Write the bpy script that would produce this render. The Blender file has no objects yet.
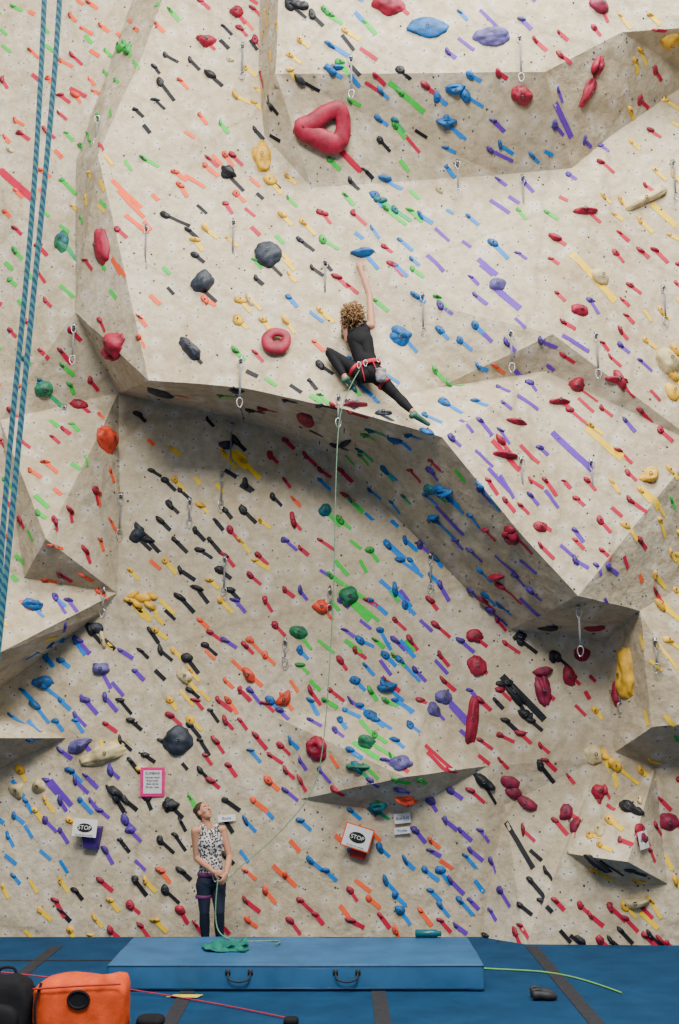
import bpy, bmesh, math, random
import numpy as np
from mathutils import Vector, Matrix, noise
from mathutils.geometry import delaunay_2d_cdt
from mathutils.bvhtree import BVHTree
random.seed(7)
F=1100.0; CX=339.5; CY=512.0
PITCH=math.atan((720-512)/F)
CAM=Vector((0,-14.15,2.6))
R_=Vector((1,0,0)); U_=Vector((0,-math.sin(PITCH),math.cos(PITCH))); W_=Vector((0,math.cos(PITCH),math.sin(PITCH)))
scene=bpy.context.scene
cd=bpy.data.cameras.new('camera'); cam=bpy.data.objects.new('camera',cd); scene.collection.objects.link(cam)
cam.location=CAM; cam.rotation_euler=(math.pi/2+PITCH,0,0)
cd.sensor_width=36; cd.sensor_fit='AUTO'; cd.lens=F/1024*36; scene.camera=cam
def rayd(px,py): return R_*((px-CX)/F)+U_*((CY-py)/F)+W_
def P(px,py,y):
    d=rayd(px,py); return CAM+d*((y-CAM.y)/d.y)
def PZ(px,py,z):
    d=rayd(px,py); return CAM+d*((z-CAM.z)/d.z)
def basepy(y,z=-0.03):
    k=(z-CAM.z)/(y-CAM.y); s,c=math.sin(PITCH),math.cos(PITCH)
    b=(k*c-s)/(c+k*s); return CY-F*b
# ------------------------------------------------------------ materials
def newmat(name): 
    m=bpy.data.materials.new(name); m.use_nodes=True
    nt=m.node_tree; b=nt.nodes['Principled BSDF']; return m,nt,b
MC={}
def mat(name,col,rough=0.6,metal=0.0,var=0.12,scale=14,bump=0.15,chalk=0.0,sheen=0.0,spec=0.4):
    if name in MC: return MC[name]
    m,nt,b=newmat(name)
    tc=nt.nodes.new('ShaderNodeTexCoord'); n=nt.nodes.new('ShaderNodeTexNoise'); n.inputs['Scale'].default_value=scale; n.inputs['Detail'].default_value=6
    nt.links.new(tc.outputs['Object'],n.inputs['Vector'])
    cr=nt.nodes.new('ShaderNodeValToRGB'); cr.color_ramp.elements[0].position=0.3; cr.color_ramp.elements[1].position=0.7
    lo=[max(0,c*(1-var*1.5)) for c in col]; hi=[min(1,c*(1+var)+chalk) for c in col]
    cr.color_ramp.elements[0].color=(*lo,1); cr.color_ramp.elements[1].color=(*hi,1)
    nt.links.new(n.outputs['Fac'],cr.inputs['Fac']); nt.links.new(cr.outputs['Color'],b.inputs['Base Color'])
    b.inputs['Roughness'].default_value=rough; b.inputs['Metallic'].default_value=metal
    b.inputs['Specular IOR Level'].default_value=spec
    if bump>0:
        n2=nt.nodes.new('ShaderNodeTexNoise'); n2.inputs['Scale'].default_value=scale*6; n2.inputs['Detail'].default_value=3
        nt.links.new(tc.outputs['Object'],n2.inputs['Vector'])
        bp=nt.nodes.new('ShaderNodeBump'); bp.inputs['Strength'].default_value=bump; bp.inputs['Distance'].default_value=0.01
        nt.links.new(n2.outputs['Fac'],bp.inputs['Height']); nt.links.new(bp.outputs['Normal'],b.inputs['Normal'])
    MC[name]=m; return m
PAL={'r':(0.31,0.009,0.035),'m':(0.22,0.012,0.045),'o':(0.70,0.065,0.025),'g':(0.02,0.32,0.04),'b':(0.006,0.11,0.34),
     'p':(0.065,0.028,0.26),'k':(0.013,0.015,0.020),'y':(0.75,0.42,0.025),'t':(0.006,0.13,0.16),'w':(0.58,0.47,0.24),'n':(0.024,0.032,0.048),
     'v':(0.11,0.095,0.28),'i':(0.75,0.03,0.20),'e':(0.02,0.16,0.08)}
TPAL=dict(PAL); TPAL.update({'r':(0.50,0.012,0.050),'m':(0.44,0.012,0.05),'o':(0.92,0.11,0.03),'g':(0.03,0.56,0.05),'b':(0.006,0.21,0.66),'p':(0.13,0.035,0.44),'y':(0.90,0.58,0.015),'w':(0.90,0.58,0.015),'t':(0.01,0.42,0.13),'n':(0.012,0.014,0.02),'v':(0.13,0.04,0.44),'e':(0.02,0.52,0.06)})
KEYS=list(PAL.keys())
HM=[mat('hold_resin_'+k,PAL[k],0.55,var=0.3,scale=9,bump=0.35) for k in KEYS]
TM=[mat('cloth_tape_'+k,TPAL[k],0.55,var=0.06,scale=20,bump=0.1,spec=.2) for k in KEYS]
KI={k:i for i,k in enumerate(KEYS)}
# ------------------------------------------------------------ mesh builder
class MB:
    def __init__(s): s.v=[];s.f=[];s.m=[]
    def add(s,vs,fs,mi=0):
        o=len(s.v); s.v.extend([tuple(v) for v in vs]); s.f.extend([tuple(i+o for i in f) for f in fs]); s.m.extend([mi]*len(fs))
    def build(s,name,mats,smooth=True,parent=None):
        me=bpy.data.meshes.new(name); me.from_pydata(s.v,[],s.f); 
        for m in mats: me.materials.append(m)
        me.polygons.foreach_set('material_index',s.m); me.polygons.foreach_set('use_smooth',[smooth]*len(s.f)); me.update()
        o=bpy.data.objects.new(name,me); scene.collection.objects.link(o)
        if parent: o.parent=parent
        return o
def empty(name,loc=(0,0,0)):
    e=bpy.data.objects.new(name,None); e.location=loc; e.empty_display_size=0.1; scene.collection.objects.link(e); return e
def frame_from(d):
    d=d.normalized(); a=Vector((0,0,1)) if abs(d.z)<0.9 else Vector((1,0,0))
    s=d.cross(a).normalized(); return s,s.cross(d).normalized()
def tube(pts,rad,closed=False,n=8,flat=None):
    N=len(pts); vs=[];fs=[]
    if not isinstance(rad,(list,tuple)): rad=[rad]*N
    prev=None
    for i in range(N):
        if closed: d=pts[(i+1)%N]-pts[i-1]
        else: d=pts[min(i+1,N-1)]-pts[max(i-1,0)]
        d=d.normalized()
        if prev is None: s,u=frame_from(d)
        else:
            s=(prev-d*prev.dot(d)); s=s.normalized() if s.length>1e-5 else frame_from(d)[0]; u=s.cross(d).normalized()
        prev=s
        for k in range(n):
            a=2*math.pi*k/n; o=(s*math.cos(a)+u*math.sin(a))*rad[i]
            if flat: o=o-flat[0]*(o.dot(flat[0])*(1-flat[1]))
            vs.append(pts[i]+o)
    M=N if closed else N-1
    for i in range(M):
        j=(i+1)%N
        for k in range(n):
            k2=(k+1)%n; fs.append((i*n+k,i*n+k2,j*n+k2,j*n+k))
    if not closed:
        fs.append(tuple(range(n))[::-1]); fs.append(tuple((N-1)*n+k for k in range(n)))
    return vs,fs
def cat(pts,closed=True,sub=6):
    out=[];N=len(pts)
    rng=range(N) if closed else range(N-1)
    for i in rng:
        g=lambda j: pts[j%N] if closed else pts[max(0,min(N-1,j))]
        p0,p1,p2,p3=g(i-1),g(i),g(i+1),g(i+2)
        for k in range(sub):
            t=k/sub
            out.append(0.5*((2*p1)+(p2-p0)*t+(2*p0-5*p1+4*p2-p3)*t*t+(3*p1-p0-3*p2+p3)*t**3))
    if not closed: out.append(pts[-1])
    return out
def ico(sub):
    bm=bmesh.new(); bmesh.ops.create_icosphere(bm,subdivisions=sub,radius=1)
    v=[x.co.copy() for x in bm.verts]; f=[tuple(y.index for y in x.verts) for x in bm.faces]; bm.free(); return v,f
ICO={k:ico(k) for k in (1,2,3,4)}
def boxgeo(c,sx,sy,sz,M=None):
    vs=[Vector((x*sx/2,y*sy/2,z*sz/2)) for x in(-1,1) for y in(-1,1) for z in(-1,1)]
    if M: vs=[M@v for v in vs]
    vs=[v+Vector(c) for v in vs]
    return vs,[(0,1,3,2),(4,6,7,5),(0,4,5,1),(2,3,7,6),(0,2,6,4),(1,5,7,3)]
# ------------------------------------------------------------ WALL
V={}
def v(n,x,y,d): V[n]=(x,y,d)
X0,X1=-330,1010
v('t0',X0,-170,-0.3);v('t1',60,-170,-0.2);v('t2',205,-170,-0.85);v('t3',285,-170,-1.8);v('t4',560,-170,-1.85);v('t5',650,-170,-1.8);v('t6',X1,-170,-1.7)
v('t3b',262,-170,-0.85);v('b0',259,72,-1.0)
v('a1',163,0,-1.0);v('a2',140,62,-1.06);v('a3',98,155,-1.18);v('a4',75,312,-0.75);v('a5',149,380,-1.55)
v('u0',150,-170,-.3);v('u1',132,0,-.40);v('u2',108,70,-.48);v('u3',76,160,-.50)
v('a6',240,387,-1.52);v('a7',345,409,-1.6);v('a8',442,437,-1.8);v('a9',520,533,-1.65);v('a10',578,596,-1.6)
v('b1',276,74,-1.72);v('b2',545,72,-1.75);v('b2b',560,0,-1.8);v('b4',264,135,-1.10);v('b5',312,188,-1.02);v('b6',572,168,-0.80);v('b7',500,175,-0.88)
v('c1',590,98,-1.25);v('c2',622,32,-1.55);v('c3',X1,5,-1.5);v('c4',612,135,-0.75);v('c5',695,78,-0.7);v('c6',X1,80,-0.7)
v('d1',428,304,-1.24);v('d2',553,334,-1.30);v('d3',545,371,-1.0);v('d4',440,387,-1.12);v('d0',388,326,-1.2)
v('lw1',0,200,-0.35);v('lw2',X0,200,-0.3);v('lw3',0,420,-0.5);v('lw4',X0,420,-0.4)
v('e2',700,445,-1.05);v('e2b',X1,400,-1.0);v('e3',640,611,-1.05);v('e4',700,575,-0.6);v('e5',X1,560,-0.6)
v('i1',118,393,0.0);v('i2',235,418,0.0);v('i3',330,455,0.0);v('i4',405,525,0.0);v('i5',480,602,0.0);v('f1',510,630,0.0);v('f2',604,642,-0.1)
v('g1',652,727,-0.95);v('g2',600,758,-0.2);v('h2',700,722,-1.2);v('h3',X1,722,-1.2);v('h4',655,768,-0.3);v('h5',700,765,-0.4);v('h6',X1,765,-0.4);v('h1',615,752,-0.35)
v('j1',102,428,-0.45);v('j2',46,539,-1.0);v('j3',24,578,-0.55);v('j4',117,593,-0.02);v('j5',-5,655,-1.25);v('j5b',X0,660,-1.2);v('j6',-5,692,-0.05);v('j6b',X0,695,-0.05);v('j7',104,612,0.0)
v('k1',-5,738,-0.75);v('k1b',X0,738,-0.7);v('k2',66,738,-0.03);v('k3',-5,772,0.0);v('k3b',X0,772,0.0);v('k0',-5,712,-0.1);
v('l1',300,799,-0.04);v('l2',405,777,-0.60);v('l3',488,766,-0.12);v('l4',400,814,0.0);v('l5',505,805,-0.03);v('l6',278,718,0.0);v('l7',430,700,-0.02)
v('m1',566,853,-0.42);v('m2',628,862,-0.95);v('m3',668,884,-0.50);v('m4',618,886,-0.44);v('m0',600,820,-0.35);v('m5',X1,860,-0.5)
v('n1',120,500,-0.02);v('n2',X1,-60,-1.7)
for i,(x,d) in enumerate([(X0,0),(0,0),(240,0),(480,0.0),(525,-0.45),(640,-0.5),(X1,-0.55)]): v('z%d'%i,x,basepy(d),d)
E=['t0 t1 u0 t2 t3b t3 t4 t5 t6','u0 u1 u2 u3 a4','t2 a1 a2 a3 a4 a5 a6 a7 a8 a9 a10','a3 a5','t3b b0 b4','b0 b1','t3 b1 b2 b2b t5','b1 b4 b5 b7 b6 c1 c2 c3','b2 c1','b2b c2','c4 c5 c6','c4 c1','c4 b6',
   'd0 d1 d2 d3 d4 d0','d3 a10','d4 a8','d0 a7','a10 e2 e2b','a10 e3 e4 e5','a4 i1 i2 i3 i4 i5 f1 f2','a10 f1','e3 f2','a5 i1','i1 j1 j2 j3 j5 j5b','j2 j4 j3','j4 j5','j4 j7 j6 j6b','i1 n1 j4',
   'e3 g1 h2 h3','f2 g2','g2 h1 g1','h1 h4 h5 h6','g2 z4','k1b k1 k2 k3 k3b','k0 k1','l1 l2 l3','l1 l4 l5 l3','l6 l1','l6 l7 l3','l6 l2','m1 m2 m3 m4 m1','m1 m0','g2 m0','h4 m0','m3 m5',
   't0 lw2 lw4 j5b j6b k1b k3b z0','t6 n2 c3 c6 e2b e5 h3 h6 m5 z6','z0 z1 z2 z3 z4 z5 z6','lw3 j2','a4 lw3','l3 z3']
names=list(V.keys()); idx={n:i for i,n in enumerate(names)}
ed=[]
for s in E:
    q=s.split()
    for a,b in zip(q,q[1:]): ed.append((idx[a],idx[b]))
cv=[Vector((V[n][0],V[n][1])) for n in names]
ov,oe,of,orv,ore,orf=delaunay_2d_cdt(cv,ed,[],0,1e-4)
pts3=[]
for i,p in enumerate(ov):
    if orv[i]: d=V[names[orv[i][0]]][2]
    else:
        ds=sorted(((p-c).length,V[names[k]][2]) for k,c in enumerate(cv))[:3]; d=sum(x[1]/x[0] for x in ds)/sum(1/x[0] for x in ds); print('CROSS',p)
    pts3.append(P(p.x,p.y,d))
bm=bmesh.new(); bv=[bm.verts.new(p) for p in pts3]
for f in of:
    if len(set(f))<3: continue
    fc=bm.faces.new([bv[i] for i in f]); fc.normal_update()
    if fc.normal.dot(CAM-fc.calc_center_median())<0: fc.normal_flip()
for e in bm.edges:
    if len(e.link_faces)==2 and e.calc_face_angle(0)>math.radians(14): e.smooth=False
for it in range(7):
    le=[e for e in bm.edges if e.calc_length()>0.12]
    if not le: break
    bmesh.ops.subdivide_edges(bm,edges=le,cuts=1); bmesh.ops.triangulate(bm,faces=[f for f in bm.faces if len(f.verts)>3])
bm.normal_update()
disp=[]
for q in bm.verts:
    c=q.co
    h=0.022*noise.noise(c*0.9)+0.018*noise.noise(c*2.6+Vector((5,0,2)))+0.011*noise.noise(c*7)
    if c.z<0.1: h*=0.2
    disp.append(h)
for q,h in zip(bm.verts,disp): q.co+=q.normal*h
bm.normal_update()
me=bpy.data.meshes.new('wall_climbing'); bm.to_mesh(me)
for p in me.polygons: p.use_smooth=True
wall=bpy.data.objects.new('wall_climbing',me); scene.collection.objects.link(wall)
BV=BVHTree.FromBMesh(bm); bm.free()
def hit(px,py):
    d=rayd(px,py).normalized(); l,n,i,t=BV.ray_cast(CAM,d)
    if l is None: return None,None
    if n.dot(d)>0:n=-n
    return l,n
m,nt,b=newmat('textured_plaster'); N=nt.nodes; L=nt.links
tc=N.new('ShaderNodeTexCoord')
def nz(sc,det=6,ro=0.6):
    n=N.new('ShaderNodeTexNoise'); n.inputs['Scale'].default_value=sc; n.inputs['Detail'].default_value=det; n.inputs['Roughness'].default_value=ro
    L.new(tc.outputs['Object'],n.inputs['Vector']); return n
def ramp(inp,stops):
    r=N.new('ShaderNodeValToRGB'); 
    while len(r.color_ramp.elements)<len(stops): r.color_ramp.elements.new(0.5)
    for e,(p,c) in zip(r.color_ramp.elements,stops): e.position=p; e.color=(*c,1) if len(c)==3 else c
    L.new(inp,r.inputs['Fac']); return r
def mix(fac,a,b_,mode='MIX'):
    x=N.new('ShaderNodeMix'); x.data_type='RGBA'; x.blend_type=mode
    if isinstance(fac,float): x.inputs[0].default_value=fac
    else: L.new(fac,x.inputs[0])
    for k,s in ((6,a),(7,b_)):
        if isinstance(s,tuple): x.inputs[k].default_value=(*s,1)
        else: L.new(s,x.inputs[k])
    return x.outputs[2]
base=ramp(nz(0.7,5).outputs['Fac'],[(0.3,(0.47,0.375,0.235)),(0.5,(0.56,0.475,0.325)),(0.72,(0.64,0.565,0.43))])
fine=ramp(nz(9,8,0.7).outputs['Fac'],[(0.3,(0.66,0.62,0.56)),(0.6,(1,1,1))])
col=mix(0.8,base.outputs['Color'],fine.outputs['Color'],'MULTIPLY')
sp=N.new('ShaderNodeSeparateXYZ'); L.new(tc.outputs['Object'],sp.inputs[0]); cb=N.new('ShaderNodeCombineXYZ'); L.new(sp.outputs['X'],cb.inputs[0]); L.new(sp.outputs['Z'],cb.inputs[1])
def vor(sc,rnd):
    w=N.new('ShaderNodeTexVoronoi'); w.voronoi_dimensions='2D'; w.inputs['Scale'].default_value=sc; w.inputs['Randomness'].default_value=rnd; L.new(cb.outputs[0],w.inputs['Vector']); return w
vo=vor(4.4,1.0)
halo=ramp(vo.outputs['Distance'],[(0.10,(1,1,1)),(0.40,(0,0,0))])
hn=ramp(nz(3.5,4).outputs['Fac'],[(0.42,(0,0,0)),(0.6,(1,1,1))])
hm=mix(1.0,halo.outputs['Color'],hn.outputs['Color'],'MULTIPLY')
hs=N.new('ShaderNodeMath'); hs.operation='MULTIPLY'; hs.inputs[1].default_value=0.55; L.new(hm,hs.inputs[0])
col=mix(hs.outputs[0],col,(0.76,0.72,0.65))
dot=ramp(vo.outputs['Distance'],[(0.032,(.85,.85,.85)),(0.055,(0,0,0))])
col=mix(dot.outputs['Color'],col,(0.04,0.035,0.03))
vo2=vor(7.3,1.0); dot2=ramp(vo2.outputs['Distance'],[(0.03,(.8,.8,.8)),(0.055,(0,0,0))])
col=mix(dot2.outputs['Color'],col,(0.16,0.13,0.10))
ck=N.new('ShaderNodeTexVoronoi'); ck.feature='DISTANCE_TO_EDGE'; ck.inputs['Scale'].default_value=0.55; nzz=nz(1.5,4)
wv=N.new('ShaderNodeMix'); wv.data_type='VECTOR'; wv.inputs[0].default_value=.25; L.new(tc.outputs['Object'],wv.inputs[4]); L.new(nzz.outputs['Color'],wv.inputs[5]); L.new(wv.outputs[1],ck.inputs['Vector'])
ckr=ramp(ck.outputs['Distance'],[(0.0,(.3,.3,.3)),(0.02,(0,0,0))]); col=mix(ckr.outputs['Color'],col,(0.22,0.17,0.11))
L.new(col,b.inputs['Base Color']); b.inputs['Roughness'].default_value=0.85; b.inputs['Specular IOR Level'].default_value=0.2
bp=N.new('ShaderNodeBump'); bp.inputs['Strength'].default_value=0.55; bp.inputs['Distance'].default_value=0.03; L.new(nz(11,8,0.65).outputs['Fac'],bp.inputs['Height'])
bp2=N.new('ShaderNodeBump'); bp2.inputs['Strength'].default_value=0.4; bp2.inputs['Distance'].default_value=0.08; L.new(nz(3,3).outputs['Fac'],bp2.inputs['Height']); L.new(bp2.outputs['Normal'],bp.inputs['Normal'])
L.new(bp.outputs['Normal'],b.inputs['Normal'])
me.materials.append(m)
# ------------------------------------------------------------ holds
def hold_geo(kind,seed,sub=2):
    vv,ff=ICO[sub]; out=[]; off=Vector((seed*3.17,seed*1.3,seed*0.7))
    for q in vv:
        x,y,z=q
        k=1+0.28*noise.noise(q*1.1+off)+0.12*noise.noise(q*2.7+off)
        x*=k;y*=k
        zz=max(z,-0.12)*k
        if kind=='jug':
            zz*=0.95; zz-=0.55*math.exp(-(x*x/0.35+(y-0.38)**2/0.05)) if zz>0.1 else 0
            y*=0.75-0.18*x*x
            y+=0.18*x*x
        elif kind=='edge': y*=0.55; zz*=0.55 if y<0 else 0.75
        elif kind=='pocket': 
            zz*=0.85; zz-=0.6*math.exp(-(x*x+(y-0.1)**2)/0.07) if zz>0.1 else 0
        elif kind=='pinch': y*=0.62+0.2*x*x; zz*=0.8
        elif kind=='horn': y*=0.8-0.35*x; zz*=0.7+0.35*x
        elif kind=='slope': zz*=0.6
        elif kind=='cut': zz=zz*0.75; y*=0.8; zz-=0.3*max(0,math.sin(x*5+seed))*(1 if zz>0.15 else 0)
        out.append(Vector((x,y,zz)))
    return out,ff
def basis(n,ang=0):
    up=Vector((0,0,1)); yv=(up-n*up.dot(n)); yv=yv.normalized() if yv.length>0.05 else Vector((0,-1,0)); xv=yv.cross(n).normalized()
    if ang: M=Matrix.Rotation(ang,3,n); xv=M@xv; yv=M@yv
    return xv,yv
KINDS=['jug','edge','pocket','pinch','horn','slope','cut','jug']
def put(mb,loc,n,kind,w,h,dep,ang,mi,seed,sub=2):
    g,f=hold_geo(kind,seed,sub); xv,yv=basis(n,ang)
    mb.add([loc+xv*(q.x*w/2)+yv*(q.y*h/2)+n*(q.z*dep) for q in g],f,mi)
small=MB(); tape=MB(); bolts=MB()
used=[]
def strip(px_loc,n,L_,w,mi,ja=0.0,start=0.0,off=0.007):
    d=Vector((0.70,0,-0.71)); d=d-n*d.dot(n); d.normalize(); d=Matrix.Rotation(ja,3,n)@d
    s=n.cross(d); K=max(2,int(L_/0.06)); vs=[]
    for k in range(K+1):
        for sg in(-1,1):
            q=px_loc+d*(start+L_*k/K)+s*(sg*w/2)
            l,nn,_,_=BV.find_nearest(q)
            if nn.dot(n)<0: nn=-nn
            vs.append(l+nn*off)
    tape.add(vs,[(2*k,2*k+1,2*k+3,2*k+2) for k in range(K)],mi)
def item(px,py,c,s=8,t=14,tc_=None,loc=None,n=None,seed=None):
    if loc is None: loc,n=hit(px,py)
    if loc is None: return
    used.append((loc.x,loc.z,c,s))
    seed=seed or random.random()*100
    if s>0:
        w=s/80*random.uniform(1.1,1.5); h=s/80*random.uniform(0.75,1.0)
        put(small,loc,n,random.choice(KINDS),w,h,s/80*0.45,-0.75+random.uniform(-0.7,0.7),KI[c],seed,2)
        if s>=7:
            vs,f=ICO[1]; bolts.add([loc+n*(s/80*0.34)+q*0.012 for q in vs],f,0)
    if t>0:
        if t==14 and s>0: t=random.choice((10,12,13,14,16))
        strip(loc,n,t/80*1.05,random.choice((0.042,0.048,0.054)),KI[tc_ or c],random.gauss(0,0.13),start=s/80*0.26)
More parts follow.
